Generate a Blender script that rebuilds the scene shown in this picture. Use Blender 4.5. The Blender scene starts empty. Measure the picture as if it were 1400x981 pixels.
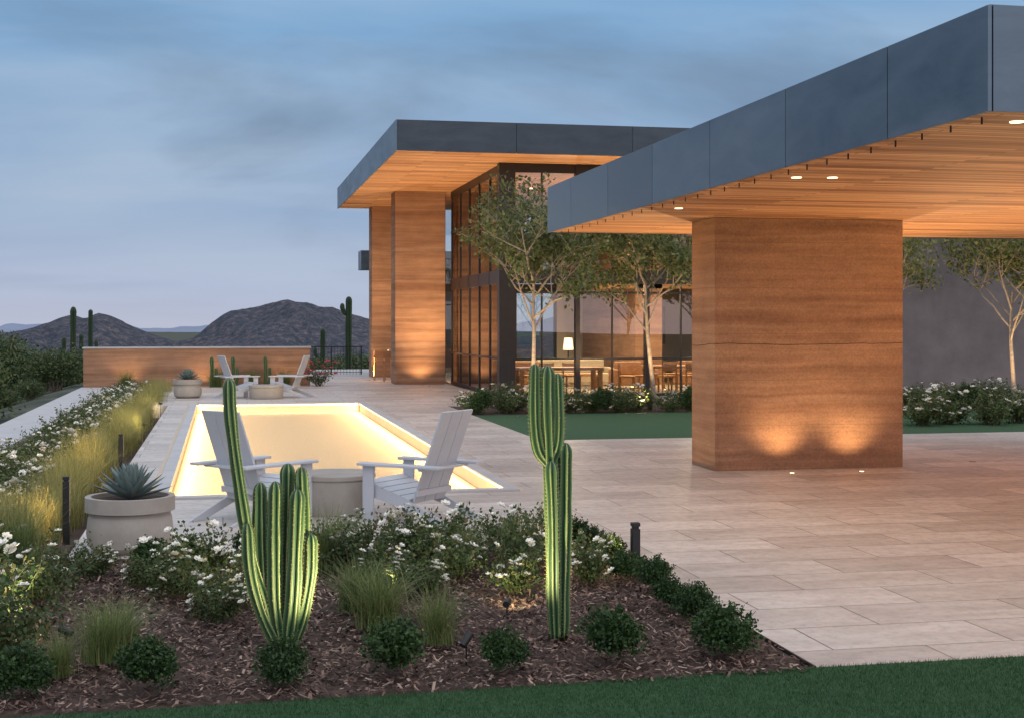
import bpy, math, random
import numpy as np
from mathutils import Vector, Matrix, noise as mnoise
rad=math.radians
R=np.random.RandomState(7); random.seed(7)
scene=bpy.context.scene
scene.view_settings.view_transform='Standard'; scene.view_settings.look='None'
scene.view_settings.exposure=0; scene.view_settings.gamma=1
COL=scene.collection

# ------------------------------------------------------------ helpers
def link(o,parent=None):
    COL.objects.link(o)
    if parent: o.parent=parent
    return o
def empty(name,loc=(0,0,0),rz=0):
    e=bpy.data.objects.new(name,None); e.location=loc; e.rotation_euler=(0,0,rz); e.empty_display_size=.2
    return link(e)
class MB:
    def __init__(s): s.V=[];s.F=[];s.M=[];s.n=0;s.A=[]
    def add(s,v,f,mi=0,a=None):
        v=[tuple(p) for p in v]
        s.V+=v; n=s.n
        s.F+=[tuple(i+n for i in q) for q in f]; s.M+=[mi]*len(f); s.n+=len(v)
        s.A+= list(a) if a is not None else [0.0]*len(v)
    def box(s,x0,x1,y0,y1,z0,z1,mi=0):
        s.add([(x0,y0,z0),(x1,y0,z0),(x1,y1,z0),(x0,y1,z0),(x0,y0,z1),(x1,y0,z1),(x1,y1,z1),(x0,y1,z1)],
          [(0,3,2,1),(4,5,6,7),(0,1,5,4),(1,2,6,5),(2,3,7,6),(3,0,4,7)],mi)
    def plank(s,p,q,w,t,wd=(0,1,0),mi=0):
        p=Vector(p);q=Vector(q);d=(q-p).normalized();wd=Vector(wd).normalized();n=d.cross(wd).normalized()
        v=[]
        for c in (p,q):
            for a,b in((-1,-1),(1,-1),(1,1),(-1,1)): v.append(c+wd*a*w/2+n*b*t/2)
        s.add(v,[(0,1,2,3),(7,6,5,4),(0,4,5,1),(1,5,6,2),(2,6,7,3),(3,7,4,0)],mi)
    def tube(s,pts,rr,n=8,mi=0,cap=True):
        pts=[Vector(p) for p in pts]; k=len(pts); v=[]
        ref=Vector((1,0,0)) if abs((pts[-1]-pts[0]).normalized().x)<.8 else Vector((0,1,0))
        for i,p in enumerate(pts):
            d=(pts[min(i+1,k-1)]-pts[max(i-1,0)]).normalized()
            a=(ref-d*ref.dot(d)).normalized(); b=d.cross(a)
            for j in range(n):
                t=2*math.pi*j/n; v.append(p+(a*math.cos(t)+b*math.sin(t))*rr[i])
        f=[(i*n+j,i*n+(j+1)%n,(i+1)*n+(j+1)%n,(i+1)*n+j) for i in range(k-1) for j in range(n)]
        if cap: f+=[tuple(range(n-1,-1,-1)),tuple(range((k-1)*n,k*n))]
        s.add(v,f,mi)
    def lathe(s,prof,n=48,c=(0,0,0),mi=0):
        v=[];k=len(prof)
        for r,z in prof:
            for j in range(n):
                t=2*math.pi*j/n; v.append((c[0]+r*math.cos(t),c[1]+r*math.sin(t),c[2]+z))
        f=[(i*n+j,i*n+(j+1)%n,(i+1)*n+(j+1)%n,(i+1)*n+j) for i in range(k-1) for j in range(n)]
        f+=[tuple(range(n-1,-1,-1)),tuple(range((k-1)*n,k*n))]
        s.add(v,f,mi)
    def leaves(s,P,L,W,mi=0,up=0.0,rng=R):
        P=np.asarray(P); N=len(P)
        a=rng.normal(size=(N,3)); a[:,2]+=up; a/=np.linalg.norm(a,axis=1)[:,None]
        b=rng.normal(size=(N,3)); b=np.cross(a,b); b/=np.linalg.norm(b,axis=1)[:,None]
        sc=rng.uniform(.65,1.3,(N,1)); A=a*L*sc; B=b*W*sc
        q=np.stack([P-A,P+B,P+A,P-B],1).reshape(-1,3)
        s.add(q.tolist(),[(4*i,4*i+1,4*i+2,4*i+3) for i in range(N)],mi)
    def mesh(s,name,mats,smooth=False,attr=None):
        m=bpy.data.meshes.new(name); m.from_pydata(s.V,[],s.F)
        for t in mats: m.materials.append(t)
        if len(mats)>1: m.polygons.foreach_set('material_index',s.M)
        if smooth: m.polygons.foreach_set('use_smooth',[True]*len(s.F))
        if attr:
            at=m.attributes.new(attr,'FLOAT','POINT'); at.data.foreach_set('value',s.A)
        m.update(); return m
    def obj(s,name,mats,parent=None,loc=(0,0,0),rz=0,smooth=False,bevel=0,attr=None):
        o=bpy.data.objects.new(name,s.mesh(name,mats,smooth,attr)); o.location=loc; o.rotation_euler=(0,0,rz)
        if bevel:
            b=o.modifiers.new('b','BEVEL'); b.width=bevel; b.segments=2; b.limit_method='ANGLE'
        return link(o,parent)
def inst(name,me,loc,rz=0,sc=1,parent=None,tilt=0):
    o=bpy.data.objects.new(name,me); o.location=loc; o.rotation_euler=(tilt,0,rz)
    o.scale=(sc,sc,sc) if not isinstance(sc,tuple) else sc
    return link(o,parent)
def boxo(name,x0,x1,y0,y1,z0,z1,mat,parent=None,bevel=0):
    b=MB(); b.box(x0,x1,y0,y1,z0,z1); return b.obj(name,[mat],parent,bevel=bevel)

# ------------------------------------------------------------ materials
class NT:
    def __init__(s,name):
        s.m=bpy.data.materials.new(name); s.m.use_nodes=True; s.t=s.m.node_tree; s.b=s.t.nodes['Principled BSDF']; s.out=s.t.nodes['Material Output']
    def n(s,typ,props=None,**ins):
        nd=s.t.nodes.new(typ)
        for k,v in (props or {}).items(): setattr(nd,k,v)
        for k,v in ins.items():
            k=k.replace('_',' ')
            if k.isdigit(): k=int(k)
            if isinstance(v,bpy.types.NodeSocket): s.t.links.new(v,nd.inputs[k])
            else: nd.inputs[k].default_value=v
        return nd
    def l(s,a,b): s.t.links.new(a,b)
    def coord(s,scale=(1,1,1),kind='Object',loc=(0,0,0),rot=(0,0,0)):
        tc=s.n('ShaderNodeTexCoord'); mp=s.n('ShaderNodeMapping'); s.l(tc.outputs[kind],mp.inputs['Vector'])
        mp.inputs['Scale'].default_value=scale; mp.inputs['Location'].default_value=loc; mp.inputs['Rotation'].default_value=rot
        return mp.outputs[0]
    def noise(s,vec,scale,detail=4,rough=.55,dist=0):
        return s.n('ShaderNodeTexNoise',Vector=vec,Scale=scale,Detail=detail,Roughness=rough,Distortion=dist).outputs['Fac']
    def ramp(s,fac,stops):
        r=s.n('ShaderNodeValToRGB'); e=r.color_ramp.elements
        while len(e)<len(stops): e.new(.5)
        for i,(p,c) in enumerate(stops):
            e[i].position=p; e[i].color=(*c,1) if len(c)==3 else c
        s.l(fac,r.inputs[0]); return r.outputs[0]
    def mix(s,f,a,b,mode='MIX'):
        nd=s.n('ShaderNodeMixRGB',{'blend_type':mode})
        for i,v in enumerate((f,a,b)):
            if isinstance(v,bpy.types.NodeSocket): s.l(v,nd.inputs[i])
            elif i==0: nd.inputs[0].default_value=v
            else: nd.inputs[i].default_value=(*v,1)
        return nd.outputs[0]
    def math(s,op,a,b=0.0,c=None):
        nd=s.n('ShaderNodeMath',{'operation':op})
        for i,v in enumerate((a,b,c)):
            if v is None: continue
            if isinstance(v,bpy.types.NodeSocket): s.l(v,nd.inputs[i])
            else: nd.inputs[i].default_value=v
        return nd.outputs[0]
    def bump(s,h,st=.3,d=.01):
        b=s.n('ShaderNodeBump',Height=h,Strength=st,Distance=d); s.l(b.outputs[0],s.b.inputs['Normal'])
    def set(s,color=None,rough=.6,metal=0,spec=None):
        if color is not None:
            if isinstance(color,bpy.types.NodeSocket): s.l(color,s.b.inputs['Base Color'])
            else: s.b.inputs['Base Color'].default_value=(*color,1)
        if isinstance(rough,bpy.types.NodeSocket): s.l(rough,s.b.inputs['Roughness'])
        else: s.b.inputs['Roughness'].default_value=rough
        s.b.inputs['Metallic'].default_value=metal
        if spec is not None: s.b.inputs['Specular IOR Level'].default_value=spec
        return s.m

def mottled(name,c1,c2,scale=4,rough=.7,bump=.15,metal=0,stretch=(1,1,1),spec=None):
    t=NT(name); v=t.coord(stretch); n=t.noise(v,scale,6,.6); n2=t.noise(v,scale*12,3)
    c=t.mix(t.math('MULTIPLY',n2,.5),t.ramp(n,[(.3,c1),(.7,c2)]),c1)
    t.bump(n2,bump,.01); return t.set(c,rough,metal,spec)
def emis(name,c,st):
    t=NT(name); t.set(c,.5); t.b.inputs['Emission Color'].default_value=(*c,1); t.b.inputs['Emission Strength'].default_value=st; return t.m
def leafmat(name,cs,rough=.55,trans=.25):
    t=NT(name); g=t.n('ShaderNodeNewGeometry'); v=t.coord()
    r=t.ramp(g.outputs['Random Per Island'],[(i/(len(cs)-1),c) for i,c in enumerate(cs)])
    n=t.noise(v,3,2); c=t.mix(t.math('MULTIPLY',n,.5),r,tuple(x*.45 for x in cs[0]))
    oi=t.n('ShaderNodeObjectInfo'); c=t.mix(.45,c,t.ramp(oi.outputs['Random'],[(0,(.34,.38,.32)),(1,(.64,.62,.50))]),'OVERLAY')
    t.set(c,rough,0,.3)
    tr=t.n('ShaderNodeBsdfTranslucent'); t.l(c,tr.inputs[0]); mx=t.n('ShaderNodeMixShader'); mx.inputs[0].default_value=trans
    t.l(t.b.outputs[0],mx.inputs[1]); t.l(tr.outputs[0],mx.inputs[2]); t.l(mx.outputs[0],t.out.inputs[0]); return t.m

# paving
t=NT('travertine_paving'); v=t.coord()
bk=t.n('ShaderNodeTexBrick',{'offset':.5},Vector=v,Color1=(.51,.465,.425,1),Color2=(.36,.32,.29,1),Mortar=(.12,.105,.095,1),Scale=1.0)
for k,x in {'Mortar Size':.006,'Mortar Smooth':.1,'Bias':.0,'Brick Width':1.22,'Row Height':.61}.items(): bk.inputs[k].default_value=x
n1=t.noise(t.coord((.7,2.2,1)),1.7,9,.68,.7); n2=t.noise(v,9,7,.74); n3=t.noise(v,90,2)
c=t.mix(.75,bk.outputs[0],t.ramp(n1,[(.32,(.34,.33,.325)),(.5,(.59,.575,.56)),(.7,(.84,.82,.80))]),'SOFT_LIGHT')
c=t.mix(t.math('MULTIPLY',t.ramp(n2,[(.48,(0,0,0)),(.70,(1,1,1))]),.5),c,(.26,.22,.195))
t.bump(t.math('SUBTRACT',t.math('MULTIPLY',n3,.3),bk.outputs['Fac']),.35,.006)
paving=t.set(c,t.ramp(n2,[(.3,(.32,)*3),(.7,(.58,)*3)]),0,.4)
coping_m=mottled('coping_stone',(.36,.36,.37),(.48,.475,.475),2,.6)
conc=mottled('cast_concrete',(.28,.255,.225),(.40,.365,.325),3,.8,.2)
soil=mottled('mulch_soil',(.035,.02,.014),(.10,.06,.042),9,.95,.8)
t=NT('bark_chips'); g=t.n('ShaderNodeNewGeometry')
chipm=t.set(t.ramp(g.outputs['Random Per Island'],[(0,(.025,.014,.011)),(.5,(.085,.048,.036)),(.85,(.18,.11,.085)),(1,(.38,.28,.22))]),.85)
def rammed(name,crack=False,tone=1.0):
    t=NT(name); tc=t.n('ShaderNodeTexCoord'); sp=t.n('ShaderNodeSeparateXYZ'); t.l(tc.outputs['Object'],sp.inputs[0])
    wob=t.noise(t.coord((.6,.6,.6)),1,2); zz=t.math('ADD',sp.outputs[2],t.math('MULTIPLY',wob,.10))
    cb=t.n('ShaderNodeCombineXYZ'); t.l(t.math('MULTIPLY',sp.outputs[0],.045),cb.inputs[0]); t.l(t.math('MULTIPLY',sp.outputs[1],.045),cb.inputs[1]); t.l(zz,cb.inputs[2])
    s1=t.noise(cb.outputs[0],2.6,2,.5); s2=t.noise(cb.outputs[0],15,4,.6); g=t.noise(t.coord(),38,8,.8); g2=t.noise(t.coord((1,1,2)),1.6,5,.6)
    k=tone
    c=t.ramp(s1,[(.32,(.25*k,.130*k,.078*k)),(.47,(.36*k,.205*k,.125*k)),(.6,(.28*k,.150*k,.092*k)),(.75,(.40*k,.25*k,.165*k))])
    c=t.mix(.42,c,t.ramp(s2,[(.35,(.36,.36,.36)),(.65,(.64,.64,.63))]),'OVERLAY')
    c=t.mix(.6,c,t.ramp(g2,[(.3,(.36,.36,.36)),(.7,(.60,.60,.60))]),'OVERLAY')
    c=t.mix(.6,c,t.ramp(g,[(.35,(.28,.28,.28)),(.65,(.68,.68,.68))]),'OVERLAY')
    fr=t.math('FRACT',t.math('DIVIDE',t.math('ADD',sp.outputs[2],t.math('MULTIPLY',wob,.03)),.62)); ln=t.math('LESS_THAN',fr,.010)
    c=t.mix(t.math('MULTIPLY',ln,.4),c,(.10,.05,.03))
    h=t.math('ADD',t.math('MULTIPLY',s2,.25),t.math('MULTIPLY',g,.6))
    if crack:
        cn=t.noise(t.coord((.55,.55,0)),1.1,5,.5)
        d=t.math('ABSOLUTE',t.math('SUBTRACT',sp.outputs[2],t.math('ADD',1.62,t.math('MULTIPLY',cn,.16))))
        cr=t.math('LESS_THAN',d,.0045); c=t.mix(cr,c,(.035,.016,.01)); h=t.math('SUBTRACT',h,t.math('MULTIPLY',cr,2))
    t.bump(h,.35,.008); return t.set(c,.9,0,.2)
earth=rammed('rammed_earth'); earth_c=rammed('rammed_earth_cracked',True,.92)
def boards(name,c1,c2,rot=0,w=3.2,h=.10):
    t=NT(name); v=t.coord(rot=(0,0,rot))
    bk=t.n('ShaderNodeTexBrick',{'offset':.37},Vector=v,Color1=(*c1,1),Color2=(*c2,1),Mortar=(.05,.02,.01,1),Scale=1.0)
    for k,x in {'Mortar Size':.006,'Mortar Smooth':.2,'Bias':0,'Brick Width':w,'Row Height':h}.items(): bk.inputs[k].default_value=x
    st=(1.2,30,1) if rot==0 else (30,1.2,1)
    g=t.noise(t.coord(st),1.0,5,.6)
    c=t.mix(.7,bk.outputs[0],t.ramp(g,[(.35,(.28,.28,.28)),(.65,(.68,.68,.68))]),'OVERLAY')
    t.bump(bk.outputs['Fac'],-.3,.004); return t.set(c,.5,0,.3)
soffit_m=boards('cedar_soffit',(.60,.33,.165),(.24,.10,.04))
wood=mottled('oak_wood',(.26,.12,.05),(.42,.22,.10),3,.5,.1,stretch=(1,8,8))
floor_in=mottled('interior_stone_floor',(.26,.21,.17),(.34,.28,.23),1.5,.35)
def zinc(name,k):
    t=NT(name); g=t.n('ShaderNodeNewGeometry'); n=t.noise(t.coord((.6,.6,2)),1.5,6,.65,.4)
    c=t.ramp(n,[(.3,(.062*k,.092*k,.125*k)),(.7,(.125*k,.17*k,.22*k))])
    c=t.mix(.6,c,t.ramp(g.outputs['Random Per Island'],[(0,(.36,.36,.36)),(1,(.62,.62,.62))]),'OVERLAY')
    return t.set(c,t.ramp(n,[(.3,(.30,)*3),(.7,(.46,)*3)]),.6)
fascia=zinc('zinc_fascia',1); fascia_shade=zinc('shaded_zinc_fascia',.38)  # second copy puts the shade of the house front into the zinc colour
dark=mottled('bronze_steel',(.018,.015,.015),(.03,.026,.025),5,.45,.05,.3)
blackm=mottled('black_metal',(.012,.012,.013),(.02,.02,.022),5,.5,.05,.2)
grey_st=mottled('grey_stucco',(.105,.092,.095),(.17,.15,.15),1.3,.95,.3)
plaster=mottled('warm_plaster',(.45,.38,.30),(.52,.45,.36),2,.9,.1)
chairm=mottled('painted_white_resin',(.44,.46,.50),(.50,.52,.56),3,.45,.03)
sand=mottled('court_sand',(.46,.34,.20),(.66,.51,.33),34,.95,.8)
t=NT('window_glass'); tr=t.n('ShaderNodeBsdfTransparent'); tr.inputs[0].default_value=(.86,.90,.90,1)
gl=t.n('ShaderNodeBsdfGlossy'); gl.inputs['Roughness'].default_value=.0; gl.inputs[0].default_value=(.95,.95,1,1)
fr=t.n('ShaderNodeFresnel',IOR=1.6); mx=t.n('ShaderNodeMixShader'); t.l(fr.outputs[0],mx.inputs[0]); t.l(tr.outputs[0],mx.inputs[1]); t.l(gl.outputs[0],mx.inputs[2]); t.l(mx.outputs[0],t.out.inputs[0]); glass=t.m
lampw=emis('warm_lamp_glow',(1,.74,.45),4); ledm=emis('led_strip_glow',(1,.80,.45),5); shade=emis('lampshade_glow',(1,.8,.5),1.8)
lens=mottled('frosted_lens',(.3,.25,.2),(.35,.3,.24),5,.3)
turf=mottled('lawn_turf',(.022,.07,.027),(.042,.115,.042),30,.95,.9)
leaf_box=leafmat('boxwood_leaf',[(.016,.042,.016),(.036,.082,.025),(.07,.135,.04)])
leaf_rose=leafmat('rose_leaf',[(.03,.056,.02),(.06,.11,.038),(.11,.165,.06),(.17,.14,.06)])
leaf_tree=leafmat('pear_leaf',[(.06,.08,.025),(.10,.14,.045),(.18,.21,.08),(.27,.27,.12)],trans=.35)
leaf_des=leafmat('desert_leaf',[(.04,.075,.032),(.08,.12,.05),(.15,.18,.075)])
grass_g=leafmat('grass_blade',[(.09,.14,.045),(.17,.23,.08),(.30,.31,.14)],trans=.3)
grass_y=leafmat('golden_grass_blade',[(.18,.19,.06),(.34,.32,.11),(.50,.43,.19)],trans=.35)
turf_bl=leafmat('turf_blade',[(.02,.07,.025),(.035,.115,.038),(.07,.15,.055)],trans=.15)
def petalmat(name,c1,c2):
    t=NT(name); g=t.n('ShaderNodeNewGeometry'); c=t.ramp(g.outputs['Random Per Island'],[(0,c1),(1,c2)]); return t.set(c,.6)
petal=petalmat('white_petal',(.70,.67,.58),(.82,.81,.76)); pink=petalmat('pink_petal',(.5,.03,.08),(.6,.05,.15))
stemm=mottled('green_stem',(.05,.06,.025),(.09,.08,.04),8,.8,.1)
bark=mottled('pale_bark',(.20,.16,.125),(.38,.32,.26),7,.9,.5,stretch=(1,1,3))
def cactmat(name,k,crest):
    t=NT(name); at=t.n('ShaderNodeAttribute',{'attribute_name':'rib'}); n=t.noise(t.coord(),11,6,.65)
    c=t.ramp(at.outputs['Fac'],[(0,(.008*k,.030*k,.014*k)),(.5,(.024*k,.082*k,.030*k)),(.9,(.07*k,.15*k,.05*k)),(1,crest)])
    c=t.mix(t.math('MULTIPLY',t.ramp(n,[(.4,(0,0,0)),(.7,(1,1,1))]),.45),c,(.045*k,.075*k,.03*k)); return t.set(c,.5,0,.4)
cactm=cactmat('cactus_skin',1,(.40,.40,.17)); sagm=cactmat('saguaro_skin',.45,(.05,.06,.04))  # crest colour holds pale spines and the yellow highlight of lit ribs
t=NT('agave_skin'); at=t.n('ShaderNodeAttribute',{'attribute_name':'rib'})
agm=t.set(t.mix(at.outputs['Fac'],(.085,.13,.135),(.21,.27,.255)),.6)
spinem=mottled('cactus_spine',(.45,.38,.22),(.55,.48,.30),5,.7,0)

# ------------------------------------------------------------ world
w=bpy.data.worlds.new('World'); scene.world=w; w.use_nodes=True
class WT(NT):
    def __init__(s,tree): s.t=tree
t=WT(w.node_tree); bg=w.node_tree.nodes['Background']
tc=t.n('ShaderNodeTexCoord'); sp=t.n('ShaderNodeSeparateXYZ'); t.l(tc.outputs['Generated'],sp.inputs[0])
x,y,z=sp.outputs
base=t.ramp(z,[(0,(.46,.48,.60)),(.025,(.38,.45,.62)),(.07,(.26,.38,.58)),(.14,(.175,.32,.54)),(.23,(.19,.37,.61)),(.36,(.44,.57,.77)),(.6,(.84,.92,1.05)),(1,(.92,1.0,1.14))])
def cloudvec(off,rot,scl,loc):
    zz=t.math('ADD',t.math('MAXIMUM',z,0),off); cb=t.n('ShaderNodeCombineXYZ'); t.l(t.math('DIVIDE',x,zz),cb.inputs[0]); t.l(t.math('DIVIDE',y,zz),cb.inputs[1])
    mp=t.n('ShaderNodeMapping'); t.l(cb.outputs[0],mp.inputs[0]); mp.inputs['Rotation'].default_value=(0,0,rad(rot)); mp.inputs['Scale'].default_value=scl; mp.inputs['Location'].default_value=loc; return mp.outputs[0]
n1=t.noise(cloudvec(.30,50,(.55,1.25,1),(1.3,.4,0)),1.15,6,.5,.5)
n2=t.noise(cloudvec(.34,42,(.9,1.6,1),(7.3,2.9,3)),1.25,7,.52,.5)
n3=t.noise(cloudvec(.22,58,(.5,2.0,1),(2,7,5)),1.5,5,.5,.4)
up=t.ramp(z,[(0,(.02,)*3),(.04,(.35,)*3),(.09,(.9,)*3),(.22,(.9,)*3),(.4,(.1,.1,.1))])
light=t.ramp(n1,[(.42,(0,0,0)),(.66,(1,1,1))]); darkc=t.ramp(n2,[(.47,(0,0,0)),(.66,(1,1,1))]); wisp=t.ramp(n3,[(.5,(0,0,0)),(.75,(1,1,1))])
c=t.mix(t.math('MULTIPLY',light,.55),base,(.44,.54,.68))
c=t.mix(t.math('MULTIPLY',t.math('MULTIPLY',darkc,up),.75),c,(.13,.19,.29))
c=t.mix(t.math('MULTIPLY',wisp,.22),c,(.50,.57,.68))
dp=t.n('ShaderNodeVectorMath',{'operation':'DOT_PRODUCT'}); t.l(tc.outputs['Generated'],dp.inputs[0]); dp.inputs[1].default_value=(.35,-.85,.38)
gl=t.ramp(dp.outputs['Value'],[(.0,(0,0,0)),(1,(1.0,.88,.84))])
c=t.mix(1.0,c,gl,'ADD')
sky=t.n('ShaderNodeTexSky',{'sky_type':'NISHITA','sun_disc':False,'sun_elevation':rad(1.5),'sun_rotation':rad(158)})
c=t.mix(.02,c,sky.outputs[0],'ADD')
t.l(c,bg.inputs[0]); bg.inputs[1].default_value=1.03

# ------------------------------------------------------------ lights
WARM=(1,.66,.34)
def spot(name,loc,to,e,ang=70,col=WARM,blend=.6,r=.04,parent=None):
    l=bpy.data.lights.new(name,'SPOT'); l.energy=e; l.color=col; l.spot_size=rad(ang); l.spot_blend=blend; l.shadow_soft_size=r
    o=bpy.data.objects.new(name,l); o.location=loc; o.rotation_euler=(Vector(to)-Vector(loc)).to_track_quat('-Z','Y').to_euler(); return link(o,parent)
def point(name,loc,e,col=WARM,r=.12,parent=None):
    l=bpy.data.lights.new(name,'POINT'); l.energy=e; l.color=col; l.shadow_soft_size=r
    o=bpy.data.objects.new(name,l); o.location=loc; return link(o,parent)
def area(name,loc,rot,sx,sy,e,col=WARM,parent=None):
    l=bpy.data.lights.new(name,'AREA'); l.shape='RECTANGLE'; l.size=sx; l.size_y=sy; l.energy=e; l.color=col
    o=bpy.data.objects.new(name,l); o.location=loc; o.rotation_euler=rot; return link(o,parent)
def uplight_or_fill(x,y,to,e,ang=80,blend=.8,lit=False,r=.04):  # real wall and tree uplights, plus added soffit fill spots with dull lens
    p=empty('uplight_or_fill',(x,y,0))
    b=MB(); b.lathe([(.045,-.03),(.045,.004),(.034,.004)],20); b.lathe([(.032,0),(.032,.006)],20,mi=1)
    b.obj('fixture_ring',[blackm,lampw if lit else lens],p)
    spot('uplight_or_fill_lamp',(0,0,.03),(to[0]-x,to[1]-y,to[2]),e,ang,parent=p,blend=blend,r=r)

# ------------------------------------------------------------ terrain
def sm(a): a=min(max(a,0),1); return a*a*(3-2*a)
def ht(x,y):
    d=max(0,-4.6-x,y-63,x-60)
    h=-.45-1.1*sm(d/6)-3*sm((d-6)/60)-22*sm((d-40)/900)
    if d>3: h+=.35*min(d/30,1)*mnoise.noise(Vector((x*.08,y*.08,0)))+ (3*mnoise.noise(Vector((x*.006,y*.006,4))) if d>60 else 0)*min(1,(d-60)/200 if d>60 else 0)
    return h
xs=sorted(set([-6000,-4000,-2500,-1600,-1100,-800,-600,-450,-350,-270,-210,-160,-125,-95,-75]+[-60+i*2 for i in range(30)]+[i*5 for i in range(0,14)]+[75,95,130,180,260,400,600,900,1500,2500,4000,6000]))
ys=sorted(set([-3000,-1000,-300,-100,-50,-20]+[i*3 for i in range(-5,50)]+[155,165,180,200,230,260,300,350,400,460,520,600,700,800,900,1000,1100,1300,1600,2000,2600,3500,5000,7000]))
b=MB(); nx=len(xs)
b.add([(X,Y,ht(X,Y)) for Y in ys for X in xs],[(j*nx+i,j*nx+i+1,(j+1)*nx+i+1,(j+1)*nx+i) for j in range(len(ys)-1) for i in range(nx-1)])
t=NT('desert_ground'); v=t.coord(); n=t.noise(v,.35,10,.75); n2=t.noise(v,.02,4)
c=t.ramp(n,[(.42,(.04,.052,.036)),(.52,(.08,.088,.06)),(.62,(.17,.145,.11))]); c=t.mix(t.math('MULTIPLY',n2,.6),c,(.06,.07,.07)); desert=t.set(c,1,0,.1)
b.obj('desert_ground',[desert],smooth=True)
t=NT('hazed_hill_scrub'); v=t.coord(); n=t.noise(v,.16,9,.85); n2=t.noise(t.coord((1,1,.4)),.02,5,.6)
c=t.ramp(n,[(.42,(.035,.045,.06)),(.52,(.095,.095,.105)),(.62,(.23,.185,.175))]); c=t.mix(t.math('MULTIPLY',n2,.6),c,(.065,.08,.12)); t.bump(n,.8,4)  # bluish distance haze is mixed into the hill colour
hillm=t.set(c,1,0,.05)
prof=[(-600,462),(-300,455),(-150,462),(-60,452),(0,456),(50,445),(90,433),(103,429),(118,435),(135,426),(150,429),(180,445),(215,460),(240,468),(265,462),(290,444),(315,428),(340,422),(375,412),(395,409),(415,414),(435,423),(460,420),(490,430),(520,439),(580,455),(700,462),(1100,450),(1500,460)]
px=[.618*(u-305) for u,_ in prof]; pz=[2+(441-v)*1200/1900 for _,v in prof]
b=MB(); gx=np.linspace(-560,740,400); gy=np.linspace(1010,1500,80); vv=[]
for Y in gy:
    k=(Y-1235)/(125 if Y<1235 else 140); e=max(0,1-abs(k)**1.35) if abs(k)<1 else 0
    for X in gx:
        H=np.interp(X+6*math.sin(Y*.03)*(abs(k)),px,pz)+28
        rg=mnoise.fractal(Vector((X*.02,Y*.014,0)),.9,2.1,5); rv=abs(mnoise.noise(Vector((X*.035+2*k,Y*.006,7))))
        h=-30+max(0,H+2)*e*(1+.28*rg*(abs(k)*1.6+.12)+.35*(rv-.2)*min(1,abs(k)*2))+1.4*rg
        vv.append((X,Y,h))
n=len(gx); b.add(vv,[(j*n+i,j*n+i+1,(j+1)*n+i+1,(j+1)*n+i) for j in range(len(gy)-1) for i in range(n-1)])
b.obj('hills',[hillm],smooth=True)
b=MB(); vv=[]; gx=np.linspace(-1600,1600,160)
for r_ in range(3):
    for X in gx:
        hh=-40 if r_!=1 else -20+40*max(0,.35+mnoise.fractal(Vector((X*.0022+3,0,1)),.9,2,5))
        vv.append((X,4200+r_*300,hh))
n=len(gx); b.add(vv,[(j*n+i,j*n+i+1,(j+1)*n+i+1,(j+1)*n+i) for j in range(2) for i in range(n-1)])
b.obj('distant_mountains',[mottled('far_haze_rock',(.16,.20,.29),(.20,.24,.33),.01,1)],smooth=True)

# ------------------------------------------------------------ plants meshes
def blob_points(N,r,sq=.85,lumps=9,shell=.5,rng=R):
    cs=rng.normal(size=(lumps,3)); cs/=np.linalg.norm(cs,axis=1)[:,None]; cs[:,2]=np.abs(cs[:,2])*.8
    cs*=r*.5; idx=rng.randint(0,lumps,N); d=rng.normal(size=(N,3)); d/=np.linalg.norm(d,axis=1)[:,None]
    rr=r*.55*(shell+(1-shell)*rng.rand(N,1)); P=cs[idx]+d*rr; P[:,2]=P[:,2]*sq+r*.62; P[:,2]=np.maximum(P[:,2],.01); return P
def boxwood(seed):
    rng=np.random.RandomState(seed); b=MB(); P=blob_points(3400,.20,1,12,.4,rng); P+=rng.normal(size=P.shape)*.011; b.leaves(P,.013,.0085,0,.4,rng)
    for i in range(34):
        a=rng.rand()*6.28; e=rng.uniform(.3,1.4); d=Vector((math.cos(a)*math.cos(e),math.sin(a)*math.cos(e),math.sin(e))); q=Vector((0,0,.13))+d*rng.uniform(.18,.225)
        b.tube([(0,0,.05),q],[.003,.0015],4,1); pp=[np.array(q)-np.array(d)*rng.uniform(0,.07)+rng.normal(size=3)*.009 for _ in range(13)]; b.leaves(pp,.013,.008,0,.3,rng)
    return b.mesh('boxwood_mesh',[leaf_box,stemm])
def flower(b,p,r,mi,rng):
    p=Vector(p); tl=Vector((rng.normal()*.35,-abs(rng.normal())*.35,1)).normalized(); e1=tl.cross(Vector((1,0,0))).normalized(); e2=tl.cross(e1)
    for ring,(k,rr,up) in enumerate(((6,r,.25),(5,r*.75,.7),(3,r*.4,1.2))):
        o=rng.rand()*6
        for i in range(k):
            a=o+i*2*math.pi/k; d=e1*math.cos(a)+e2*math.sin(a); s=tl.cross(d)
            tip=p+d*rr+tl*up*rr; mid=p+d*rr*.6+tl*up*rr*.35
            b.add([p,mid-s*rr*.5,tip-s*rr*.25,tip+s*rr*.25,mid+s*rr*.5],[(0,1,2,3,4)],mi)
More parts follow.
